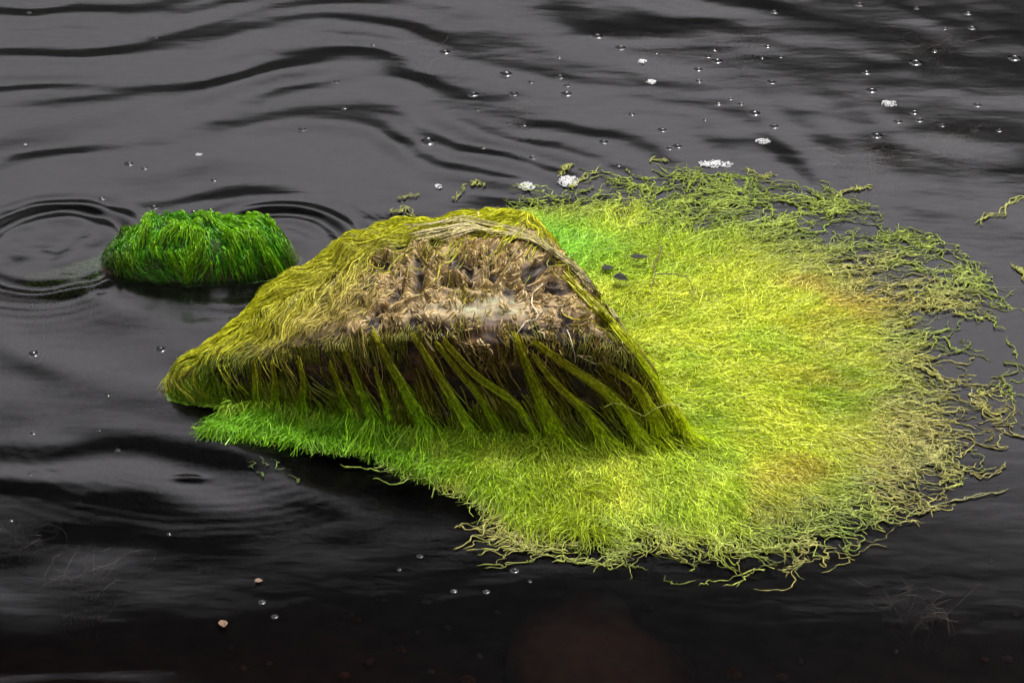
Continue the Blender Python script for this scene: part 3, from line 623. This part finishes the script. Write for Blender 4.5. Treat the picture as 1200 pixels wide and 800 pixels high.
cs = mix(np.broadcast_to((0.03, 0.045, 0.012), P.shape), (0.05, 0.03, 0.018), sstep(0, 0.4, fbm(P * 14, 161)))
cs = mix(cs, (0.010, 0.016, 0.007), sstep(0.005, -0.01, P[..., 2]))
setparent(mesh_np('stone', P, np.stack([I[:-1, :-1], I[:-1, 1:], I[1:, 1:], I[1:, :-1]], -1).reshape(-1, 4), M_ROCK, cs), srock)
n = 12000; K = 8; a0 = np.where(RNG.random(n) < 0.12, RNG.uniform(124, 150, n), RNG.uniform(146, 340, n)); b0 = RNG.uniform(-0.14, 0.12, n); z0 = small_z(a0, b0); ok = z0 > 0.005; a0 = a0[ok]; b0 = b0[ok]; n = len(a0)
L_ = RNG.uniform(0.015, 0.05, n); lf = 0.002 + 0.008 * RNG.random(n); pts = np.empty((n, K, 3)); a = a0.copy(); b = b0.copy()
tufts = 0.7 * noise(np.stack([a0 / 16, b0 * 34, a0 * 0], -1), 163) + 0.5 * noise(np.stack([a0 / 7, b0 * 70, a0 * 0], -1), 165)
for k in range(K):
    v = k / (K - 1); pts[:, k] = small_pt(a, b); pts[:, k, 2] += lf * (0.4 + v) * np.clip(1 + 1.3 * tufts, 0.1, 3) + 0.012 * np.sin(math.pi * v) * (0.3 + tufts)
    e = 0.002; gz = (small_z(a, b + e) - small_z(a, b - e)) / (2 * e); stepy = -(0.25 + 0.75 * sstep(0.15, -0.1, b + 0.03)) / np.sqrt(1 + np.clip(gz, -6, 6) ** 2)
    stepy = np.where(b0 > 0.06, -stepy, stepy)
    wob = noise(np.stack([a / 30, b * 18, a * 0], -1), 164); b = b + stepy * L_ / (K - 1); a = a + (wob * 1.1 + 0.35 + 0.4 * RNG.normal(0, 1, n)) * L_ / (K - 1) / MPX * 0.7
pts[..., 2] = np.maximum(pts[..., 2], -0.004)
c0 = mix(np.broadcast_to((0.085, 0.36, 0.006), (n, 3)), (0.24, 0.55, 0.010), sstep(-0.2, 0.5, tufts)) * RNG.uniform(0.35, 1.2, (n, 1)); c0 = mix(c0, (0.03, 0.05, 0.012), sstep(0.03, -0.0, pts[:, :, 2].mean(1)) * 0.8); c0 = mix(c0, (0.03, 0.06, 0.012), sstep(170, 128, a0) * 0.8); c0 = mix(c0, (0.06, 0.075, 0.02), sstep(318, 345, a0) * 0.7)
setparent(tubes('green_weed', pts, RNG.uniform(0.0007, 0.0016, (n, 1)) * np.linspace(1, .6, K), np.repeat(c0[:, None], K, 1), M_WEED, 2, label='vivid green weed hanging down the small rock', kind='stuff'), srock)
n = 700; a = RNG.uniform(40, 135, n); b = RNG.uniform(-.08, .08, n); K = 6; pts = np.empty((n, K, 3)); aa = a.copy(); bb = b.copy()
for k in range(K):
    pts[:, k] = small_pt(aa, bb); pts[:, k, 2] = np.minimum(pts[:, k, 2] + 0.004 + 0.002 * k, -0.012); aa = aa - 2.2 - RNG.random(n); bb = bb + 0.004 * RNG.normal(0, 1, n)
setparent(tubes('drowned_weed', pts, np.full((n, K), 0.002), np.repeat((np.array((0.035, 0.09, 0.014)) * RNG.uniform(.5, 1.3, (n, 1)))[:, None], K, 1), M_DROWN, kind='stuff'), srock)

# ------------------------------------------------------------------ loose wisps of algae drifting by themselves
def wisp(pl, label, r=0.0026, ns=3, c=(0.32, 0.34, 0.08), K=26):
    pl = np.array(pl, float); seg = np.concatenate([[0], np.cumsum(np.hypot(*np.diff(pl, axis=0).T))]); seg /= seg[-1]; tt = np.linspace(0, 1, K)
    cx = np.interp(tt, seg, pl[:, 0]); cy = np.interp(tt, seg, pl[:, 1]); pts = np.empty((ns, K, 3)); sd_ = RNG.integers(1000)
    for i in range(ns):
        q = np.stack([tt * 7 + i * 9, tt * 0 + sd_, tt * 0], -1); q2 = q * np.array([2.7, 1, 1])
        pts[i] = at(cx + 4.5 * noise(q, 170) + 3.0 * noise(q2, 173), cy + 2.6 * noise(q, 171) + 2.0 * noise(q2, 174)); pts[i, :, 2] = 0.0025 + 0.002 * i / ns
    kn = noise(pts * 110, 172); rad = 0.66 * r * (1 + 0.7 * kn) * np.concatenate([[.3, .7], np.ones(K - 4), [.7, .3]])
    o = pts[0, K // 2].copy(); o[2] = 0
    ob = tubes('algae_wisp', pts - o, rad, np.array(c) * (1 + 0.3 * kn[..., None]), M_ALGAE, 4, label=label, cat='algae', group='stray wisps of algae'); ob.location = o
wisp([(1148, 264), (1158, 252), (1176, 252), (1182, 238), (1196, 232), (1215, 230)], 'stray squiggle of khaki algae adrift on dark water past the mat')
wisp([(872, 198), (884, 205), (897, 209), (907, 203)], 'short stray algae wisp beside the foam patch behind the mat', 0.0022)
wisp([(980, 234), (984, 226), (1000, 222), (1020, 219)], 'curved algae strand reaching out from the top of the mat')
wisp([(668, 222), (684, 210), (703, 199)], 'straight algae spike rising beside the round foam clump')
wisp([(658, 206), (660, 198), (670, 196)], 'little hooked algae wisp behind the round foam clump', 0.0018)
wisp([(534, 236), (538, 224), (548, 218)], 'thin algae wisp drifting behind the boulder crest', 0.0016, 2)
wisp([(551, 217), (560, 214), (568, 219)], 'tiny algae crumb floating behind the boulder crest', 0.0016, 2)
wisp([(466, 234), (478, 230), (492, 228)], 'grey-green algae wisp left of the boulder crest', 0.0015, 2)
wisp([(457, 246), (468, 250), (476, 244), (484, 252)], 'knotted algae crumbs close behind the boulder', 0.0018, 3)
wisp([(758, 190), (770, 188), (782, 189)], 'short dark algae strip floating above the mat', 0.0022, 2)
wisp([(1188, 312), (1196, 318), (1205, 330)], 'frayed algae tuft off the far tip of the mat', 0.0024, 4)
wisp([(1060, 604), (1090, 596), (1110, 588), (1132, 586), (1150, 580), (1178, 574)], 'long beaded algae string trailing off the front of the mat', 0.0022, 2, (0.26, 0.26, 0.10))
wisp([(1120, 545), (1150, 560), (1168, 552), (1180, 542)], 'bent algae string curling off the end of the mat', 0.0022, 2, (0.26, 0.24, 0.08))
for k_, (x, y) in enumerate([(290, 540), (302, 551), (322, 540), (342, 556), (308, 538)]):
    wisp([(x, y), (x + 5, y + 3), (x + 3, y + 9), (x + 9, y + 8)], 'tiny curl of green algae adrift in front of the green skirt', 0.0012, 1, (0.12, 0.2, 0.04), 12)

# ------------------------------------------------------------------ bubbles and foam
def lathe(profile, seg):
    a = np.arange(seg) * 2 * math.pi / seg; V = [(r * math.cos(t), r * math.sin(t), z) for r, z in profile[:-1] for t in a] + [(0, 0, profile[-1][1])]
    n = len(profile) - 1; F = [(i * seg + j, i * seg + (j + 1) % seg, (i + 1) * seg + (j + 1) % seg, (i + 1) * seg + j) for i in range(n - 1) for j in range(seg)]
    F += [((n - 1) * seg + j, (n - 1) * seg + (j + 1) % seg, n * seg) for j in range(seg)]
    return V, F
prof = [(1.9, -0.03), (1.55, 0.03), (1.28, 0.12), (1.1, 0.26)] + [(math.cos(t), 0.28 + 0.78 * math.sin(t)) for t in np.linspace(0.15, 1.35, 6)] + [(0, 1.06)]
Vb, Fb = lathe(prof, 16); mb = bpy.data.meshes.new('bubble'); mb.from_pydata(Vb, [], Fb); mb.polygons.foreach_set('use_smooth', np.ones(len(Fb), bool)); mb.materials.append(M_BUB)
BUB = [(521, 62, 5), (593, 87, 6), (554, 110, 5), (602, 109, 4), (622, 96, 3), (656, 91, 4), (664, 101, 3), (664, 110, 5), (700, 44, 5), (727, 57, 5), (655, 67, 2), (559, 129, 3),
       (596, 145, 2), (614, 147, 2.5), (566, 173, 2), (624, 185, 3), (740, 134, 3), (707, 167, 4), (776, 152, 4), (784, 173, 3), (794, 171, 4), (769, 63, 1.5), (725, 194, 2), (403, 127, 3), (437, 52, 2),
       (907, 15, 4), (1007, 6, 4), (1074, 10, 3), (1134, 16, 4), (1139, 33, 4), (1107, 34, 2.5), (829, 67, 3), (840, 72, 5), (818, 82, 4), (819, 95, 3), (837, 59, 2.5), (899, 55, 3), (893, 68, 2),
       (915, 67, 2), (904, 97, 4), (842, 122, 3), (884, 133, 5), (907, 148, 4.5), (1015, 86, 4), (1021, 107, 5), (1073, 74, 6), (1095, 60, 3), (1189, 68, 6), (1052, 143, 4), (1077, 141, 4),
       (1071, 132, 4), (1145, 123, 4), (1027, 159, 5), (1104, 147, 3), (1171, 153, 3), (868, 122, 2.5), (856, 116, 2), (826, 141, 2), (354, 153, 4), (394, 96, 3), (34, 15, 2.5), (151, 193, 4), (169, 198, 3),
       (250, 209, 3), (119, 232, 3), (180, 243, 4), (227, 249, 3), (247, 247, 3), (183, 43, 2), (29, 168, 2), (39, 416, 4), (188, 409, 4), (38, 508, 3), (126, 464, 3), (116, 505, 2), (138, 526, 2.5),
       (198, 625, 2), (302, 681, 3), (307, 705, 3), (322, 722, 3), (35, 557, 2), (492, 651, 3), (603, 668, 4), (532, 692, 3), (570, 693, 3), (468, 667, 2), (621, 681, 2), (13, 609, 2)]
for x, y, r in BUB:
    o = bpy.data.objects.new('bubble', mb); p = at(np.float64(x), np.float64(y)); p[2] = float(wave(np.array([p[0]]), np.array([p[1]]))[0]); o.location = p; s_ = r * (0.0019 if y < 440 else 0.0013); o.scale = (s_, s_, s_ * 0.85); o.rotation_euler.z = RNG.random() * 6
    zone = ('on the swell in front of the boulder' if y > 440 else 'on the water around the small green rock' if x < 300 and y > 140 else 'on the ripples beyond the small green rock' if x < 470 else
            'just behind the foam at the back of the mat' if y > 125 and x < 800 else 'on the open water straight beyond the boulder crest' if x < 700 else 'around the pair of small foam clumps' if x < 860 else
            'near the isolated foam clump over brown weed' if y > 100 else 'on the darkest open water far beyond the mat')
    size = 'plump' if r >= 5 else 'small' if r >= 3 else 'pinhead-sized'
    link(o, None, size + ' clear bubble floating ' + zone, 'bubble', 'bubbles drifting on the water')
p = at(501.0, 166.0); o = bpy.data.objects.new('bubble', mb); o.location = (p[0], p[1], 0.0); o.scale = (0.0125,) * 3
link(o, None, 'largest clear dome bubble, floating between the boulder crest and the ripples', 'bubble', 'bubbles drifting on the water')

dV, dF = lathe([(1, -0.2), (0.97, 0.25), (0.8, 0.6), (0.45, 0.9), (0, 1.0)], 8)
def foam(px, py, wx, wy, nb_, label, rmin=0.0016, rmax=0.0046):
    V, F = [], []; o0 = at(np.float64(px), np.float64(py)); S = math.sin(PITCH)
    for _ in range(nb_ * 2):
        a = RNG.random() * 6.283; q = math.sqrt(RNG.random()); x = math.cos(a) * q * wx * 0.002; y = math.sin(a) * q * wy * 0.002 / S
        r = RNG.uniform(rmin, rmax) * (1.15 - 0.5 * q); b = len(V); zz = RNG.uniform(0, 0.003) * (1 - q)
        V += [(x + v[0] * r, y + v[1] * r, zz + v[2] * r) for v in dV]; F += [tuple(i + b for i in f) for f in dF]
    m = bpy.data.meshes.new('foam_clump'); m.from_pydata(V, [], F); m.polygons.foreach_set('use_smooth', np.ones(len(F), bool)); m.materials.append(M_FOAM)
    o = bpy.data.objects.new('foam_clump', m); o.location = (o0[0], o0[1], 0.001); link(o, None, label, 'foam', 'clumps of white foam')
foam(666, 213, 14, 8, 90, 'roundest brightest foam clump caught at the edge of the algae mat')
foam(617, 219, 11, 6, 60, 'oval white foam clump beside the boulder crest at the mat edge')
foam(838, 193, 24, 6, 80, 'long foam strip tangled in algae at the back of the mat')
foam(1042, 122, 11, 5, 34, 'isolated foam clump on open water with bubbles around it')
foam(894, 166, 10, 4, 30, 'flat foam clump floating just behind the long foam strip')
foam(763, 97, 7, 4, 20, 'small foam clump, lower of a pair on open water', 0.002, 0.005)
foam(753, 73, 6, 4, 16, 'small foam clump, upper of a pair on open water', 0.002, 0.005)
foam(514, 219, 5, 3, 12, 'tiny foam clump left of the boulder crest', 0.002, 0.004)
foam(233, 182, 5, 2.5, 10, 'tiny foam clump on the water behind the small green rock', 0.002, 0.004)

# ------------------------------------------------------------------ straw, twigs and debris
def stem(name, pl, label, cat, mat, r=0.0016, onr=True, c=0.3, K=None, lift=0.008, z=0.03):
    pl = np.array(pl, float); K = K or 4 * len(pl); seg = np.concatenate([[0], np.cumsum(np.hypot(*np.diff(pl, axis=0).T))]); seg /= seg[-1]; tt = np.linspace(0, 1, K)
    cx = np.interp(tt, seg, pl[:, 0]); cy = np.interp(tt, seg, pl[:, 1])
    pts = cast(cx, cy, np.full(K, lift)) if onr else at(cx, cy, z)
    o = pts[K // 2].copy(); ob = tubes(name, (pts - o)[None], np.full((1, K), r) * np.linspace(1.1, .6, K)[None], np.ones((1, K, 3)) * np.array(c), mat, 5, label=label, cat=cat); ob.location = o
    return ob
stem('straw_stem', [(636, 336), (624, 347), (623, 359), (631, 371), (628, 377), (617, 378), (603, 396)], 'pale crooked straw stem lying over the edge of the brown crown', 'straw', M_STRAW, 0.0017)
stem('straw_stem', [(664, 388), (668, 396), (674, 416), (674, 424)], 'thin pale stem hanging down the dark front face', 'straw', M_STRAW, 0.0011)
stem('straw_stem', [(680, 417), (698, 426), (716, 422), (728, 406), (725, 396)], 'curved straw stem near the right corner of the boulder', 'straw', M_STRAW, 0.0014)
stem('straw_stem', [(731, 404), (730, 420), (729, 434)], 'short upright straw by the right corner of the boulder', 'straw', M_STRAW, 0.0011)
stem('straw_stem', [(676, 416), (690, 417), (698, 420)], 'short level straw across the dark front face', 'straw', M_STRAW, 0.0012)
stem('algae_thread', [(708, 472), (718, 467), (730, 470), (752, 484), (764, 476), (775, 474), (790, 482), (797, 492)], 'single pale green thread looping across the hanging algae', 'algae', M_ALGAE, 0.0012, c=(0.48, 0.52, 0.12), lift=0.022)
stem('brown_sprig', [(775, 288), (772, 300), (766, 312), (768, 322), (763, 338)], 'thin brown sprig with a knotted middle lying on the lime mat', 'sprig', M_LEAF, 0.0016, False)
stem('brown_sprig', [(770, 321), (790, 321), (806, 325), (812, 338), (814, 346)], 'arched brown sprig lying on the lime mat', 'sprig', M_LEAF, 0.0013, False)

def leafm(name, px, py, Lm, Wm, ang, mat, label, z, curl=0.25, cat='leaf'):
    nx_, ny_ = 9, 5; V = []; F = []
    for i in range(nx_):
        t = i / (nx_ - 1) * 2 - 1; hw = Wm * (1 - abs(t) ** 2.2) * (1 - 0.25 * t) + 0.0006
        for j in range(ny_):
            q = j / (ny_ - 1) * 2 - 1; V.append((t * Lm, q * hw, curl * (Lm * 0.3 * t * t + abs(q) * hw * 1.2)))
    F = [(i * ny_ + j, (i + 1) * ny_ + j, (i + 1) * ny_ + j + 1, i * ny_ + j + 1) for i in range(nx_ - 1) for j in range(ny_ - 1)]
    m = bpy.data.meshes.new(name); m.from_pydata(V, [], F); m.polygons.foreach_set('use_smooth', np.ones(len(F), bool)); m.materials.append(mat)
    o = bpy.data.objects.new(name, m); md = o.modifiers.new('thickness', 'SOLIDIFY'); md.thickness = 0.0012
    p = at(np.float64(px), np.float64(py), z); o.location = p; o.rotation_euler = (0.1, 0.05, ang); link(o, None, label, cat)
leafm('dark_leaf', 749, 301, 0.022, 0.008, 0.05, M_DARK, 'narrow black leaf scrap lying on the lime mat behind the others', 0.030)
leafm('dark_leaf', 712, 314, 0.016, 0.009, 0.3, M_DARK, 'grey-black leaf scrap on the lime mat beside the boulder shoulder', 0.026)
leafm('dark_leaf', 727, 327, 0.018, 0.012, -0.3, M_DARK, 'broad crumpled black leaf scrap on the lime mat', 0.030, 0.6)
leafm('dead_leaf', 261, 731, 0.012, 0.008, 1.9, M_LEAF, 'small tan dead leaf floating alone on black water', 0.004, 0.5)
leafm('dead_leaf', 303, 680, 0.008, 0.005, 0.1, M_LEAF, 'tiny pale leaf fragment floating on the black water', 0.003)

# ------------------------------------------------------------------ under the water: stones on the bed and fine brown weed
def lump(name, p, size, label, cat, group, mat, seed):
    NA, NB = (25, 44) if max(size) > 0.1 else (9, 14)
    t, f = np.meshgrid(np.linspace(0.01, math.pi - .01, NA), np.linspace(0, 2 * math.pi, NB, endpoint=False), indexing='ij'); d = np.stack([np.sin(t) * np.cos(f), np.sin(t) * np.sin(f), np.cos(t)], -1)
    d = d * (1 + 0.22 * noise(d * 1.6 + seed, 180))[..., None] * np.array(size) * (1 + 0.06 * noise(d * 6 + seed, 181))[..., None]; I = np.arange(NA * NB).reshape(NA, NB); J = np.roll(I, -1, 1)
    o = mesh_np(name, d, np.stack([I[:-1], I[1:], J[1:], J[:-1]], -1).reshape(-1, 4), mat, label=label, cat=cat, group=group); o.location = p; return o
def onbed(px, py):
    z = -0.25
    for _ in range(12): p = at(np.float64(px), np.float64(py), z); z = float(bed_z(p[:1], p[1:2])[0])
    return p
lump('sunken_stone', onbed(705, 800), (0.19, 0.22, 0.10), 'large smooth brown stone sunk under the black water', 'stone', None, plain_mat('sunken_stone', (0.032, 0.024, 0.018), 0.8, 30), 3)
PEBS = [(408, 722, 5), (419, 728, 4), (447, 704, 5), (231, 668, 5), (243, 671, 4), (465, 762, 3), (471, 763, 4), (404, 793, 4), (432, 778, 3), (435, 775, 3), (506, 788, 3), (548, 799, 5), (562, 770, 3), (640, 752, 2),
        (1181, 774, 4), (1154, 774, 3), (917, 795, 4), (938, 775, 3), (1160, 658, 3), (1065, 690, 3), (272, 760, 2.5), (286, 784, 3), (316, 778, 2.5), (490, 742, 2.5), (858, 792, 6), (1050, 763, 2), (760, 712, 4), (500, 705, 4), (525, 737, 3), (583, 720, 3), (1190, 720, 3)]
for i, (x, y, r) in enumerate(PEBS):
    p = onbed(x, y); p[2] += r * 0.001; lump('pebble', p, (r * .0032, r * .0026, r * .0018), 'pale tan pebble lying on the dark bed under the black water', 'pebble', 'pebbles on the lake bed', M_PEB, i * 1.7)
def weed(px, py, wpx, hpx, ns, label, depth, c=(0.075, 0.05, 0.032), r=0.0007, lean=0.0):
    K = 12; root = at(np.float64(px), np.float64(py), -depth - 0.1); pts = np.empty((ns, K, 3)); tt = np.linspace(0, 1, K)
    for i in range(ns):
        ex = RNG.normal(lean, 0.6) * wpx; ey = RNG.uniform(0.3, 1) * hpx; tip = at(np.float64(px + ex), np.float64(py - ey), -RNG.uniform(0.003, depth)); b = root + RNG.normal(0, 1, 3) * np.array([wpx * 0.0005, 0.03, 0.0])
        q = np.stack([tt * 2.4 + i * 5, tt * 0, tt * 0], -1); pts[i] = b[None] * (1 - tt[:, None]) + tip[None] * tt[:, None] + np.stack([noise(q, 190), noise(q, 191), noise(q, 192) * 0.2], -1) * 0.05 * np.sin(math.pi * tt)[:, None]
        pts[i, :, 2] = np.minimum(pts[i, :, 2] + 0.06 * np.sin(math.pi * tt * 0.8), -0.003)
    o = root.copy(); ob = tubes('water_weed', pts - o, np.full((ns, K), r) * np.linspace(1.2, .5, K), np.broadcast_to(np.array(c) * RNG.uniform(.6, 1.3, (ns, 1, 1)), (ns, K, 3)), M_WALL, 3, label=label, cat='weed', group='brown weed under the surface'); ob.location = o
weed(1020, 225, 75, 55, 46, 'wide fan of fine brown weed under the surface behind the mat', 0.02)
weed(1120, 190, 60, 40, 22, 'wispy brown weed stems under the surface at the mat\'s far tip', 0.02)
weed(1100, 90, 70, 60, 26, 'sparse brown weed under the darkest water far behind the mat', 0.03)
weed(870, 75, 50, 35, 14, 'thin weed stems under the surface near a pair of bubbles', 0.02)
weed(610, 180, 22, 70, 12, 'forked pale weed stem under the surface behind the boulder crest', 0.02)
weed(500, 100, 50, 70, 12, 'long faint weed stems under the rippled water', 0.02)
weed(760, 90, 70, 50, 16, 'faint weed stems under the bubbles', 0.02)
weed(95, 730, 60, 90, 24, 'dark drowned weed in front of the boulder tip', 0.03, c=(0.03, 0.022, 0.016), lean=0.4)
weed(30, 660, 60, 40, 16, 'dark drowned weed under the swell in front of the boulder tip', 0.03, c=(0.03, 0.022, 0.016))
weed(1110, 380, 70, 60, 18, 'faint weed under the frayed end of the mat', 0.02)
weed(1070, 770, 80, 80, 20, 'dim weed over the lake bed in front of the mat', 0.05)
